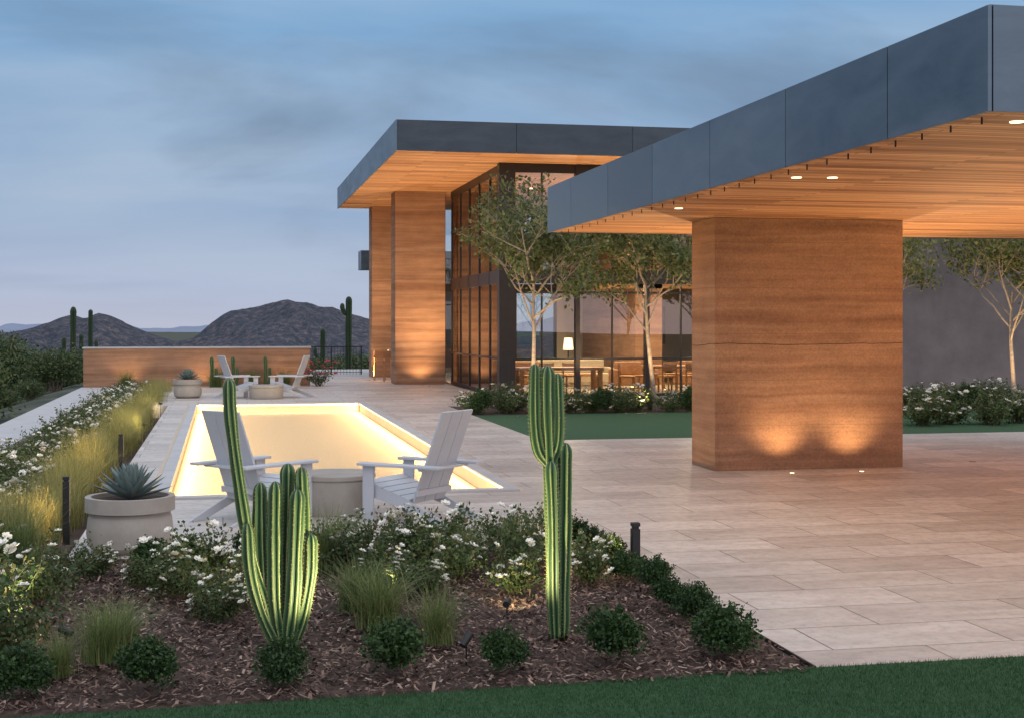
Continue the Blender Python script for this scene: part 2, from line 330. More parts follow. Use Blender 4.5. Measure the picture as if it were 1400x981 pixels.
def rose(seed,r=.36,fl=9,nl=1500,petm=None,fs=1.0):
    rng=np.random.RandomState(seed); b=MB(); P=[]
    for i in range(26):
        a=rng.rand()*6.28; le=rng.uniform(.5,1.15)*r*1.35; sp_=rng.uniform(.25,1.35)
        d=Vector((math.cos(a)*sp_,math.sin(a)*sp_,1.0)).normalized(); pts=[Vector((0,0,0))+Vector((rng.normal()*.05,rng.normal()*.05,0))]
        for k in range(5): pts.append(pts[-1]+d*le/5); d=(d+Vector(rng.normal(size=3)*.16)+Vector((0,0,-.04))).normalized()
        b.tube(pts,[.005,.0045,.004,.003,.0025,.002],4,1)
        for k in range(nl//26):
            tt=rng.uniform(.25,1)*5; q=int(min(tt,4.99)); pp=pts[q].lerp(pts[q+1],tt-q); P.append(np.array(pp)+rng.normal(size=3)*.035)
        if i<fl:
            for m in range(rng.randint(1,4)):
                flower(b,pts[-1]+Vector((rng.normal()*.04,rng.normal()*.04,rng.uniform(-.02,.03))),rng.uniform(.024,.044)*fs,2,rng)
    b.leaves(P,.019,.012,0,.1,rng); return b.mesh('rose_mesh',[leaf_rose,stemm,petm or petal])
def grass(seed,h=.42,N=260,mat=None,wd=.0028,spread=.5,r0=.05):
    rng=np.random.RandomState(seed); b=MB()
    for i in range(N):
        a=rng.rand()*6.28; o=Vector((rng.normal()*r0,rng.normal()*r0,0)); L=h*rng.uniform(.55,1.15); s=rng.uniform(.1,1)*spread
        d=Vector((math.cos(a),math.sin(a),0)); sd=Vector((-d.y,d.x,0))*wd; v=[]
        for k in range(5):
            q=k/4; c=o+d*(s*L*(q**1.8))+Vector((0,0,L*(q-.28*s*q*q*q))); ww=1-q*.85; v+= [c-sd*ww,c+sd*ww]
        b.add(v,[(0,1,3,2),(2,3,5,4),(4,5,7,6),(6,7,9,8)])
    return b.mesh('grass_mesh',[mat or grass_g])
BOX=[boxwood(i) for i in (1,2,3,4)]
ROSE=[rose(11,.34,11),rose(12,.34,14),rose(13,.38,8),rose(14,.36,12)]
GR=[grass(21,.42,460,spread=1.0),grass(22,.38,500,spread=1.2),grass(23,.46,440,spread=1.0)]
GY=[grass(31,.62,300,grass_y,.004,.8,.10),grass(32,.7,300,grass_y,.004,.85,.10),grass(33,.55,260,grass_y,.004,.95,.12)]

for i,(X,Y,s) in enumerate([(-1.05,7.75,.92),(-.41,7.72,.98),(.32,7.70,.82),(.93,7.75,1.12),(1.56,7.76,.78),(2.2,7.78,1.08),(2.93,7.86,1.10),(3.05,8.75,.82),(3.04,9.22,.78),(3.1,9.8,.85),(3.06,10.35,.78),(3.1,11.0,.85),(3.1,11.55,.78),(-2.0,8.4,1.0),(-.55,11.5,.9),(-.25,11.7,.8),(3.05,11.95,.8),(.2,11.9,.7)]):
    inst('boxwood_shrub',BOX[i%4],(X,Y,.02),i*1.7,(s,s,s*random.uniform(.88,1.08)))
for i,(X,Y,s) in enumerate([(-1.5,9.25,1.25),(-1.75,10.3,1.15),(-1.25,10.4,.9),(-.15,11.1,.95),(-.28,10.35,.8),(-.05,9.45,.75),(.02,9.95,.7),(1.5,11.3,1.0),(1.05,11.0,.95),(1.9,11.6,1.05),(2.3,10.8,1.0),(2.75,10.3,.8),(2.1,10.0,.8),(1.45,10.2,.75),(2.65,11.5,.95),(-2.3,9.0,1.2),(-2.5,10.6,1.2),(-1.0,11.3,.65),(-1.35,11.3,.75),(.75,11.5,.8),(1.2,11.75,.85),(2.45,11.9,.9),(1.75,10.7,.85),(-1.9,11.6,1.0),(-1.6,8.3,1.15),(1.2,10.5,.7),(-1.25,8.75,.95),(.35,10.9,.8),(1.6,12.0,.8),(-.55,10.75,.75)]):
    inst('white_rose_bush',ROSE[i%4],(X,Y,.02),i*2.1,s)
for i,(X,Y,s) in enumerate([(-.68,8.45,.95),(1.0,9.0,1.2),(1.3,8.5,.85),(.82,11.2,1.25),(.55,11.5,1.0),(2.35,11.2,.9),(-1.6,11.8,1.2),(.9,9.6,1.0),(-.9,8.15,.6),(2.0,11.2,.8),(-.6,8.75,.8)]):
    inst('ornamental_grass',GR[i%3],(X,Y,.02),i*2.4,s)

def stripz(Y): return -.28*sm((Y-12.4)/3.5)
strip=empty('rose_hedge'); strip2=empty('golden_grass_border')
k=0; Y=12.6
while Y<43.5:
    for X in (-2.95,-2.45):
        inst('rose',ROSE[k%4],(X+random.uniform(-.12,.12),Y+random.uniform(-.2,.2),stripz(Y)),k*1.3,random.uniform(.85,1.25),strip); k+=1
    Y+=.56
Y=12.0
while Y<43.5:
    inst('grass_tuft',GY[k%3],(-1.85+random.uniform(-.25,.16),Y,stripz(Y)),k*1.9,random.uniform(.75,1.15),strip2); k+=1
    Y+=.30

# ------------------------------------------------------------ cacti
def cactus_stem(b,pts,r,ribs=7,mi=0,seed=0,nn=None):
    P=[Vector(p) for p in pts]; Q=[]
    ext=[P[0]*2-P[1]]+P+[P[-1]*2-P[-2]]
    for i in range(1,len(ext)-2):
        for q in range(8):
            u=q/8; a,b0,c,d=ext[i-1],ext[i],ext[i+1],ext[i+2]
            Q.append(.5*((2*b0)+(c-a)*u+(2*a-5*b0+4*c-d)*u*u+(3*b0-a-3*c+d)*u**3))
    Q.append(P[-1]); K=len(Q); L=[0]
    for i in range(1,K): L.append(L[-1]+(Q[i]-Q[i-1]).length)
    T=L[-1]; n=ribs*8; rng=random.Random(seed); V=[];A=[]
    rings=[(Q[i],L[i]) for i in range(K) if L[i]<T-r*1.6]
    def at(l):
        for i in range(1,K):
            if L[i]>=l: return Q[i-1].lerp(Q[i],(l-L[i-1])/max(1e-6,L[i]-L[i-1]))
        return Q[-1]
    for s in (1.6,1.2,.85,.55,.3,.12,.0): rings.append((at(T-r*s),T-r*s))
    m=len(rings)
    for i,(c,l) in enumerate(rings):
        d=(rings[min(i+1,m-1)][0]-rings[max(i-1,0)][0]).normalized(); a=(Vector((1,0,0))-d*d.x).normalized(); bb=d.cross(a)
        tip=max(0,1-(T-l)/(r*1.6)); rr=r*math.sqrt(max(0.0,1-tip*tip))*.96+.001
        rr*=1+.06*math.sin(l*9+seed)+.035*math.sin(l*23+seed*2)
        if l<r*2: rr*=.78+.22*l/(r*2)
        for j in range(n):
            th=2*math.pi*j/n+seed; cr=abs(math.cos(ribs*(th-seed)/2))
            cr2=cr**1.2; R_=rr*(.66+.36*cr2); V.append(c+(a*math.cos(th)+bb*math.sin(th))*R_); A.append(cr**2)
    f=[(i*n+j,i*n+(j+1)%n,(i+1)*n+(j+1)%n,(i+1)*n+j) for i in range(m-1) for j in range(n)]
    f+=[tuple(range(n-1,-1,-1)),tuple(range((m-1)*n,m*n))]
    b.add(V,f,mi,A)
    l=.05
    while l<T-.01:
        c=at(l); d=(at(min(l+.03,T))-at(l-.03)).normalized(); a=(Vector((1,0,0))-d*d.x).normalized(); bb=d.cross(a)
        tip=max(0,1-(T-l)/(r*1.6)); rr=r*math.sqrt(max(0,1-tip*tip))
        for q in range(ribs):
            th=2*math.pi*q/ribs+seed; o=a*math.cos(th)+bb*math.sin(th); p=c+o*rr*1.0
            for s in range(3):
                e=(o+Vector((rng.gauss(0,.6),rng.gauss(0,.6),rng.gauss(0,.6)))).normalized()*.014; w_=d*.0008
                b.add([p-w_,p+w_,p+e],[(0,1,2)],1)
        l+=.024
b=MB()
S=[([(-.02,0,0),(-.10,0,.28),(-.20,0,.62),(-.27,0,1.05),(-.315,.0,1.42),(-.325,0,1.66)],.040),
([(0,.02,0),(-.10,.02,.25),(-.13,.03,.6),(-.135,.03,1.02)],.048),
([(.01,0,0),(-.04,-.02,.25),(-.05,-.02,.6),(-.045,-.02,1.03)],.047),
([(.03,.05,0),(.02,.06,.4),(.03,.06,.8),(.035,.06,1.13)],.046),
([(.03,-.03,0),(.06,-.05,.3),(.075,-.05,.6),(.09,-.05,.98)],.048),
([(.04,.02,0),(.11,.02,.3),(.13,.02,.6),(.115,.02,1.11)],.045),
([(.05,0,0),(.12,-.02,.2),(.165,-.02,.45),(.17,-.02,.70)],.044),
([(-.03,-.02,0),(-.14,-.03,.25),(-.20,-.03,.5),(-.215,-.03,.78)],.040),
([(0,.08,0),(-.04,.1,.4),(-.09,.1,.9)],.043)]
for i,(p,r) in enumerate(S): cactus_stem(b,p,r,7,0,i*1.3)
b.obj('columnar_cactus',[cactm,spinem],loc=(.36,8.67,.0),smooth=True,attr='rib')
b=MB()
S=[([(0,0,0),(-.025,0,.3),(-.03,0,.7),(-.05,0,1.15),(-.065,0,1.5),(-.065,0,1.73)],.05),
([(.03,.0,0),(.035,0,.35),(.045,0,.8),(.05,0,1.24)],.05),
([(.0,.04,0),(.0,.06,.5),(-.01,.05,.9),(-.02,.05,1.2)],.045),
([(-.06,.0,1.1),(-.12,.01,1.2),(-.145,.01,1.4),(-.145,.01,1.74)],.040),
([(-.04,.0,1.12),(.0,-.01,1.25),(.005,-.01,1.45),(.0,0,1.68)],.040),
([(-.05,.03,1.1),(-.10,.06,1.2),(-.105,.06,1.5),(-.10,.06,1.72)],.038),
([(-.02,-.03,0),(-.035,-.05,.3),(-.04,-.05,.75),(-.055,-.05,1.13)],.042)]
for i,(p,r) in enumerate(S): cactus_stem(b,p,r,7,0,i*1.7+.4)
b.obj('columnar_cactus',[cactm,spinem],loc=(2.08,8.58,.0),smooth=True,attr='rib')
def saguaro(X,Y,H,r,arms,zb=None):
    b=MB(); cactus_stem(b,[(0,0,-.3),(0,0,H*.5),(0.02,0,H)],r,12,0,1)
    for (z,dx,dy,up) in arms:
        cactus_stem(b,[(0,0,z),(dx*.6,dy*.6,z-.02),(dx,dy,z+.25),(dx,dy,z+up*.6),(dx,dy,z+up)],r*.72,9,0,2)
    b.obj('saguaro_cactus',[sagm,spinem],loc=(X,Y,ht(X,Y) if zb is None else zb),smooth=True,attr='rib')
saguaro(-8.3,82,4.9,.17,[(2.0,-.5,.1,1.2),(2.3,.45,0,1.1),(1.6,.42,-.2,.9)],-2.0)
saguaro(-7.9,88,4.7,.14,[(2.2,.35,0,.7)],-1.9)
saguaro(-6.6,60,2.3,.10,[],-1.3)
saguaro(6.35,72,5.45,.17,[(4.6,-.32,0,.5)],-2.1)
saguaro(5.3,76,4.0,.14,[(2.4,-.4,0,.6)],-2.3)
saguaro(3.2,90,2.3,.14,[])

def agave(name,loc,s,parent):
    b=MB()
    for i in range(46):
        f=i/46; a=i*2.39996; el=rad(14+72*f); L=(.40-.13*f)*s; wd=.062*s
        d=Vector((math.cos(a)*math.cos(el),math.sin(a)*math.cos(el),math.sin(el))); sd=Vector((-math.sin(a),math.cos(a),0)); n=sd.cross(d)*-1
        V=[];A=[]
        for k in range(7):
            q=k/6; w_=wd*(.55+1.4*q-1.95*q*q+.0)+.001 if q<1 else .0008; w_=max(w_,.0008)
            c=d*L*q+Vector((0,0,-.04*s*q*(1-f)+.05*s*q*q)); V+=[c-sd*w_+n*w_*.35,c-n*.012*s*(1-q),c+sd*w_+n*w_*.35,c+n*.01*s*(1-q)]; A+=[.9,.25,.9,.15]
        F=[]
        for k in range(6):
            o=k*4
            for j in range(4): F.append((o+j,o+(j+1)%4,o+4+(j+1)%4,o+4+j))
        b.add(V,F,0,A)
    b.obj(name,[agm],parent,loc,attr='rib')
def pot(X,Y,r,h):
    p=empty('concrete_planter_with_agave',(X,Y,0)); b=MB()
    b.lathe([(r*.74,0),(r*.93,h*.12),(r*.97,h*.35),(r*.93,h*.62),(r*.90,h*.66),(r*.90,h*.72),(r*1.0,h*.74),(r*1.0,h),(r*.86,h),(r*.86,h*.9)],64)
    o=b.obj('bowl',[conc],p,smooth=True); m=o.modifiers.new('e','EDGE_SPLIT'); m.split_angle=rad(28)
    b=MB(); b.lathe([(r*.85,h*.8),(r*.84,h*.925)],40); b.obj('gravel',[soil],p)
    agave('agave',(0,0,h*.95),r/.38*.95,p)
pot(-.80,12.68,.385,.48); pot(-.92,38.1,.38,.5)
def drum(X,Y,r,h):
    b=MB(); b.lathe([(r*.93,0),(r*.95,.02),(r*.97,h-.07),(r*.955,h-.065),(r*.955,h-.055),(r,h-.05),(r,h-.01),(r-.01,h)],64)
    o=b.obj('concrete_drum_table',[conc],loc=(X,Y,0),smooth=True); m=o.modifiers.new('e','EDGE_SPLIT'); m.split_angle=rad(28)
drum(1.17,14.78,.42,.42); drum(1.12,37.3,.46,.36)
def chair(X,Y,ang):
    p=empty('adirondack_chair',(X,Y,0),ang)
    b=MB()
    for s in(-1,1):
        b.plank((.40,s*.36,0),(.40,s*.36,.56),.13,.028,(1,0,0))
    b.obj('front_legs',[chairm],p,bevel=.004)
    b=MB()
    for s in(-1,1):
        b.box(-.48,.50,s*.36-.07,s*.36+.07,.56,.588)
        b.plank((.36,s*.345,.50),(.36,s*.345,.56),.06,.02,(1,0,0))
    b.obj('armrests',[chairm],p,bevel=.006)
    b=MB()
    for s in(-1,1):
        y0=s*.315-.014;y1=s*.315+.014; pr=[(.44,.25),(.44,.38),(.05,.27),(-.60,.0),(-.40,0),(.0,.15)]
        V=[(x,y0,z) for x,z in pr]+[(x,y1,z) for x,z in pr]; n=6
        b.add(V,[tuple(range(n))[::-1],tuple(range(n,2*n))]+[(i,(i+1)%n,n+(i+1)%n,n+i) for i in range(n)])
    b.obj('stringers',[chairm],p,bevel=.003)
    b=MB()
    for k in range(5):
        x=.42-k*.11; z=.392-k*.034; b.plank((x+.05,0,z+.008),(x-.05,0,z-.022),.66,.02,(0,1,0))
    b.obj('seat',[chairm],p,bevel=.003)
    b=MB()
    for k in(-1,0,1): b.plank((-.09,k*.192,.20),(-.44,k*.192,1.12),.180,.022,(0,1,0))
    b.obj('backrest',[chairm],p,bevel=.004)
    b=MB(); b.plank((-.275,-.40,.545),(-.275,.40,.545),.09,.025,(1,0,0)); b.plank((-.155,-.31,.30),(-.155,.31,.30),.06,.025,(0,0,1))
    b.obj('back_rails',[chairm],p,bevel=.003)
chair(.31,14.46,rad(40)); chair(1.98,14.07,rad(138))
chair(.36,37.9,rad(20)); chair(1.80,37.9,rad(160))

# ------------------------------------------------------------ hardscape
b=MB()
YF=7.53
rects=[(3.53,34,YF,23.1),(3.37,3.53,YF,16.12),(3.53,5.3,23.1,34.7),(5.3,34,33.2,36.38),(-3.4,5.3,34.7,44.95),(2.76,5.3,44.95,60),(5.3,7.2,36.38,60),(-1.3,3.37,12.2,16.12),(-1.3,-.85,16.12,34.7)]
for r_ in rects: b.box(r_[0],r_[1],r_[2],r_[3],-.4,0)
b.obj('stone_paving',[paving])
boxo('metal_edging',3.355,3.368,YF,12.2,-.1,.012,blackm)
ct=empty('bocce_court')
boxo('court_floor',-.65,3.33,16.32,34.5,-.3,-.2,sand,ct)
b=MB(); b.box(-.85,-.65,16.12,34.7,-.3,-.001); b.box(3.33,3.53,16.12,34.7,-.3,-.001); b.box(-.65,3.33,16.12,16.32,-.3,-.001); b.box(-.65,3.33,34.5,34.7,-.3,-.001)
b.obj('court_walls',[plaster],ct)
b=MB(); b.box(-.78,-.62,16.16,34.66,.0,.025); b.box(3.30,3.46,16.16,34.66,.0,.025); b.box(-.62,3.30,16.16,16.35,.0,.025); b.box(-.62,3.30,34.47,34.66,0,.025)
b.obj('court_coping',[coping_m],ct)
b=MB(); b.box(-.648,-.636,16.4,34.4,-.02,-.005); b.box(3.316,3.328,16.4,34.4,-.02,-.005); b.box(-.6,3.28,16.322,16.334,-.02,-.005); b.box(-.6,3.28,34.486,34.498,-.02,-.005)
b.obj('led_strips',[ledm],ct)
LED=(1,.70,.33)
area('led_light',(3.29,25.4,-.02),(0,rad(82),0),.03,18,430,LED,ct); area('led_light',(-.61,25.4,-.02),(0,rad(-82),0),.03,18,430,LED,ct)
area('led_light',(1.34,34.46,-.02),(rad(-60),0,0),3.8,.03,30,LED,ct); area('led_light',(1.34,16.36,-.02),(rad(78),0,0),3.8,.03,80,LED,ct)
b=MB()
Y=2.0
while Y<44.9:
    y1=min(Y+1.5,44.94); b.box(-4.3,-3.4,Y+.003,y1-.003,-.06,.0); Y+=1.5
b.box(-4.24,-3.44,2,44.9,-3,-.061)
b.obj('terrace_parapet',[coping_m])
gw=empty('rammed_earth_garden_wall'); boxo('wall',-4.25,2.74,45.0,45.5,-.4,1.19,earth,gw); boxo('cap',-4.28,2.77,44.97,45.53,1.19,1.235,coping_m,gw)
for X in(-2.9,-.6,1.9): uplight_or_fill(X,44.55,(X,45,.9),28,110)
def bed(name,x0,x1,y0,y1,z,step=.12,amp=.03,mat=soil,zf=None):
    b=MB(); nx=int((x1-x0)/step)+1; ny=int((y1-y0)/step)+1
    V=[]
    for j in range(ny+1):
        for i in range(nx+1):
            X=x0+(x1-x0)*i/nx; Y=y0+(y1-y0)*j/ny; e=min(X-x0,x1-X,Y-y0,y1-Y)
            V.append((X,Y,z+(zf(Y) if zf else 0)+(amp*mnoise.noise(Vector((X*1.5,Y*1.5,0)))+amp*.5*mnoise.noise(Vector((X*9,Y*9,3))))*min(1,max(0,e)*4)))
    b.add(V,[(j*(nx+1)+i,j*(nx+1)+i+1,(j+1)*(nx+1)+i+1,(j+1)*(nx+1)+i) for j in range(ny) for i in range(nx)]); return b.obj(name,[mat],smooth=True)
bed('mulch_bed',-3.395,3.35,7.3,12.19,-.008,.08)
bed('mulch_bed',-3.395,-1.305,12.19,34.69,-.02,.25,zf=stripz)
bed('mulch_bed',5.31,34,29.8,33.19,-.02,.3)
N=40000; cx=R.uniform(-3.3,3.33,N); cy=R.uniform(7.42,12.15,N); b=MB()
a=R.uniform(0,6.28,N); L=R.uniform(.007,.027,N); W=R.uniform(.003,.009,N); tz=R.normal(size=N)*.35
V=[];F=[]
for i in range(N):
    ca,sa=math.cos(a[i]),math.sin(a[i]); z0=.012+R.rand()*.018; dz=L[i]*tz[i]
    X,Y=cx[i],cy[i]; l,w_=L[i],W[i]
    V+=[(X-ca*l+sa*w_,Y-sa*l-ca*w_,z0-dz),(X+ca*l+sa*w_,Y+sa*l-ca*w_,z0+dz),(X+ca*l-sa*w_,Y+sa*l+ca*w_,z0+dz+.002),(X-ca*l-sa*w_,Y-sa*l+ca*w_,z0-dz+.003)]
    F.append((4*i,4*i+1,4*i+2,4*i+3))
b.add(V,F); b.obj('wood_mulch_chips',[chipm])
def edgeY(X): return YF-.004 if X>3.35 else YF-.004-.14*min(1,(3.35-X)/4.2)-.02*math.sin((3.35-X)*.8)
b=MB(); exs=[-12+.5*i for i in range(30)]+[3.2,3.35,3.36,8,34]
V=[(X,-6,.006) for X in exs]+[(X,edgeY(X),.006) for X in exs]+[(X,edgeY(X),-.2) for X in exs]; n=len(exs)
b.add(V,[(i,i+1,n+i+1,n+i) for i in range(n-1)]+[(n+i,n+i+1,2*n+i+1,2*n+i) for i in range(n-1)]); b.obj('lawn',[turf])
b=MB(); b.box(5.31,34,23.11,29.79,-.2,-.004); b.obj('lawn',[turf])
N=110000; X=R.uniform(-1.6,5.4,N); Y=R.uniform(6.3,7.56,N); ey=np.array([edgeY(q) for q in X])+R.normal(size=N)*.004; kp=Y<ey; X=X[kp];Y=Y[kp];N=len(X)
a=R.uniform(0,6.28,N); hh=R.uniform(.012,.028,N); lx=R.normal(size=N)*.009; ly=R.normal(size=N)*.009; wv=.0017
V=np.stack([np.stack([X-np.cos(a)*wv,Y-np.sin(a)*wv,np.full(N,.004)],1),np.stack([X+np.cos(a)*wv,Y+np.sin(a)*wv,np.full(N,.004)],1),np.stack([X+lx,Y+ly,hh+.004],1)],1).reshape(-1,3)
b=MB(); b.add(V.tolist(),[(3*i,3*i+1,3*i+2) for i in range(N)]); b.obj('lawn_grass_blades',[turf_bl])

# ------------------------------------------------------------ canopy pavilion
cp=empty('entry_canopy')
SZ=3.42
boxo('roof_core',5.03,15.97,8.46,21.27,SZ+.03,4.10,blackm,cp)
boxo('soffit',5.035,15.96,8.465,21.265,SZ,SZ+.028,soffit_m,cp)
b=MB(); seams=[8.43,9.87,11.85,13.85,15.85,17.8,19.8,21.3]
for a0,a1 in zip(seams[:-1],seams[1:]): b.box(5.0,5.028,a0+.006,a1-.006,SZ-.01,4.12)
xsn=[5.03,7.0,9.0,11,13,15,16]
for a0,a1 in zip(xsn[:-1],xsn[1:]):
    b.box(a0+.006,a1-.006,8.43,8.458,SZ-.01,4.12); b.box(a0+.006,a1-.006,21.272,21.3,SZ-.01,4.12)
b.box(5.03,16,8.46,21.27,4.101,4.13)
b.obj('fascia_panels',[fascia],cp)
b=MB()
Yk=8.75
while Yk<21: b.box(5.14,5.147,Yk,Yk+.016,SZ-.05,SZ-.002); Yk+=.42
b.obj('soffit_hooks',[blackm],cp)
b=MB()
DL=[(5.5,8.9),(5.5,12.76),(5.85,12.70),(5.55,16.5),(10.5,9.6),(10.5,13.2)]
for X,Y in DL: b.lathe([(.05,0),(.05,.006)],20,(X,Y,SZ-.006),mi=0)
b.obj('downlight_lenses',[lampw],cp)
for i,(X,Y) in enumerate(DL): spot('downlight',(X,Y,SZ-.03),(X+.6,Y,0),90,125,(1,.74,.50),.9,.06,cp)
pl=MB(); pl.box(6.5,9.25,17.8,18.75,0,SZ-.001); pl.obj('rammed_earth_pillar',[earth_c],cp,bevel=.008)
for X in(7.42,8.42): uplight_or_fill(X,17.36,(X,17.8,1.05),78,105,1.0,lit=True,r=.06)
uplight_or_fill(10.6,18.3,(10.6,18.3,3.4),300,155)  # floor spot added as fill for the canopy soffit
for X,Y in((12.2,10.2),(12.2,15.5),(9.8,20.3),(7.6,20.5),(11.0,12.5)): uplight_or_fill(X,Y,(X-1.0,Y,3.4),560,160)  # more added floor spots, there only to brighten the canopy soffit

# ------------------------------------------------------------ house
hs=empty('modern_house'); HZ=6.27
boxo('roof_core',4.23,23.9,34.33,52.3,HZ+.03,7.0,blackm,hs)
boxo('soffit',4.24,23.8,34.34,52.2,HZ,HZ+.028,soffit_m,hs)
b=MB(); q=[34.3,37.3,40.3,43.3,46.3,49.3,52.35]
for a0,a1 in zip(q[:-1],q[1:]): b.box(4.2,4.228,a0+.006,a1-.006,HZ-.01,7.03)
b.box(4.23,24,34.33,52.35,7.001,7.035)
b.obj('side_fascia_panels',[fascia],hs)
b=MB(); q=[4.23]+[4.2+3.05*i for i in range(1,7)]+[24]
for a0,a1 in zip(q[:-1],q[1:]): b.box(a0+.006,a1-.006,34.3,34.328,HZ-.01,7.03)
b.obj('front_fascia_panels',[fascia_shade],hs)
boxo('lower_roof',5.35,9,55,56.2,4.1,4.85,fascia,hs)
boxo('rammed_earth_pier',5.48,7.13,45,46.1,0,HZ-.001,earth,hs,.01)
boxo('rammed_earth_pier_rear',5.36,7.1,51.0,52.1,0,HZ-.001,earth,hs,.01)
boxo('rear_wing',5.9,9,55.2,56.1,0,4.099,grey_st,hs)
b=MB(); b.box(7.34,7.352,36.7,45.0,0,HZ-.01); b.box(7.7,17.5,36.45,36.462,0,HZ-.01); b.box(7.5,12,49.9,49.91,0,HZ-.01); b.box(7.30,7.31,46.1,51,0,HZ-.01); b.obj('glass',[glass],hs)
b=MB()
b.box(7.22,7.66,36.38,36.68,0,HZ-.002)
for Y in np.arange(38.3,45.0,1.65): b.box(7.31,7.38,Y-.03,Y+.03,0,HZ-.002)
for z0,z1 in((0,.10),(1.0,1.05),(3.05,3.42),(4.9,4.95),(6.05,HZ-.004)): b.box(7.31,7.378,36.69,44.99,z0,z1)
for i,X in enumerate(np.arange(9.38,17.6,1.96)): b.box(X-.06,X+.06,36.36,36.56,0,HZ-.003)
for X in np.arange(8.4,17.6,1.96): b.box(X-.02,X+.02,36.42,36.49,0,HZ-.004)
for z0,z1 in((0,.08),(1.0,1.045),(2.78,2.84),(3.05,3.42),(4.9,4.95),(6.02,HZ-.005)): b.box(7.67,17.5,36.40,36.51,z0,z1)
for X in (7.5,9,10.5,12): b.box(X-.05,X+.05,49.85,49.95,0,HZ-.004)
b.box(7.4,12,49.86,49.94,3.1,3.4)
b.obj('steel_mullions',[dark],hs)
boxo('interior_floor',7.36,17.5,36.52,50,-.1,.012,floor_in,hs)
b=MB(); b.box(12.05,17.6,49.8,50.1,0,HZ-.006); b.box(17.5,17.8,36.4,49.8,0,HZ-.006); b.obj('interior_walls',[plaster],hs)
b=MB(); b.box(13,13.9,43.0,49.7,0,HZ-.01); b.obj('fireplace_wall',[earth],hs)
boxo('mezzanine',12.2,17.4,43.0,49.7,3.1,3.4,wood,hs)
fu=empty('lounge_furniture')
def table(X,Y,w_,d_,h=.76):
    b=MB(); b.box(X-w_/2,X+w_/2,Y-d_/2,Y+d_/2,h-.08,h)
    for sx in(-1,1):
        for sy in(-1,1): b.box(X+sx*(w_/2-.08)-.06,X+sx*(w_/2-.08)+.06,Y+sy*(d_/2-.08)-.06,Y+sy*(d_/2-.08)+.06,.013,h-.081)
    b.obj('wood_table',[wood],fu,bevel=.004)
def sofa(X,Y,w_,face,m):
    b=MB(); b.box(X-w_/2,X+w_/2,Y-.42,Y+.42,.12,.42); b.box(X-w_/2,X+w_/2,Y+face*.30-.11,Y+face*.30+.11,.421,.82)
    for s in(-1,1): b.box(X+s*(w_/2+.08)-.079,X+s*(w_/2+.08)+.079,Y-.42,Y+.42,.12,.60)
    b.obj('sofa',[m],fu,bevel=.03)
def ichair(X,Y,rz):
    p=empty('dining_chair',(X,Y,.013),rz); p.parent=fu; b=MB()
    for sx in(-.2,.2):
        for sy in(-.2,.2): b.box(sx-.02,sx+.02,sy-.02,sy+.02,0,.44 if sy<0 else .84)
    b.box(-.23,.23,-.23,.23,.441,.49); b.box(-.18,.18,.185,.215,.62,.82); b.obj('frame',[wood],p)
leather=mottled('tan_leather',(.22,.10,.045),(.32,.16,.08),3,.5); linen=mottled('linen',(.35,.28,.20),(.42,.35,.27),6,.9)
table(9.2,37.9,2.4,.9); table(13.0,38.7,2.0,.9); table(10.6,41.2,1.4,.7,.45); table(11.0,43.9,.6,.6,.6)
for X in(8.4,9.1,9.8): ichair(X,38.7,0)
for X in(12.4,13.1,13.8): ichair(X,37.9,math.pi); ichair(X,39.5,0)
ichair(11.2,37.9,1.2); ichair(11.8,38.4,-1.4)
sofa(10.8,42.6,2.2,1,linen); sofa(12.2,40.6,1.0,1,leather); sofa(9.0,41.6,1.0,1,leather); sofa(15,41,2.2,1,leather)
b=MB(); b.lathe([(.12,.6),(.02,.62),(.02,1.1)],16,(11.0,43.9,0),1); b.lathe([(.17,1.12),(.13,1.50)],24,(11.0,43.9,0),0); b.obj('table_lamp',[shade,dark],fu)
b=MB(); b.lathe([(.14,0.013),(.02,.04),(.02,1.35)],16,(15.9,42.6,0),1); b.lathe([(.22,1.3),(.18,1.7)],24,(15.9,42.6,0),0); b.obj('floor_lamp',[shade,dark],fu)
b=MB(); b.box(14.2,16.2,49.72,49.79,1.2,2.6); b.obj('wall_art',[mottled('painting',(.05,.10,.12),(.40,.25,.12),1.2)],fu)
for X in (9.6,11.8,14.8):
    for Y in (38.2,43.2):
        spot('ceiling_lamp',(X,Y,6.2),(X,Y,0),1700,140,(1,.70,.40),1.0,.08,fu)
        b=MB(); b.lathe([(.08,0),(.08,.012)],16,(X,Y,6.256)); b.obj('ceiling_fixture',[lampw],fu)
point('ceiling_lamp',(10.2,40.8,2.9),200,(1,.70,.40),.12,fu); point('ceiling_lamp',(14.0,39.8,2.9),200,(1,.70,.40),.12,fu)
for X,Y in((5.9,36.2),(6.3,40.2),(6.4,43.6),(5.0,48.5),(9.8,35.4),(13.5,35.4)): uplight_or_fill(X,Y,(X,Y,6.2),1100,125,1.0)  # floor spots added to make the house soffit glow
uplight_or_fill(10.2,40,(10.2,40,6),1100,130,1.0)  # one more fill spot added indoors, aimed at the ceiling
uplight_or_fill(6.3,44.45,(6.3,45,1.4),110,115,1.0); uplight_or_fill(5.0,50.6,(5.3,51.3,3),80,100,1.0)
bar=empty('outdoor_bar'); boxo('counter',5.7,7.2,48.4,49.0,1.0,1.06,conc,bar); boxo('base',5.8,7.2,48.5,48.95,0,.999,wood,bar)
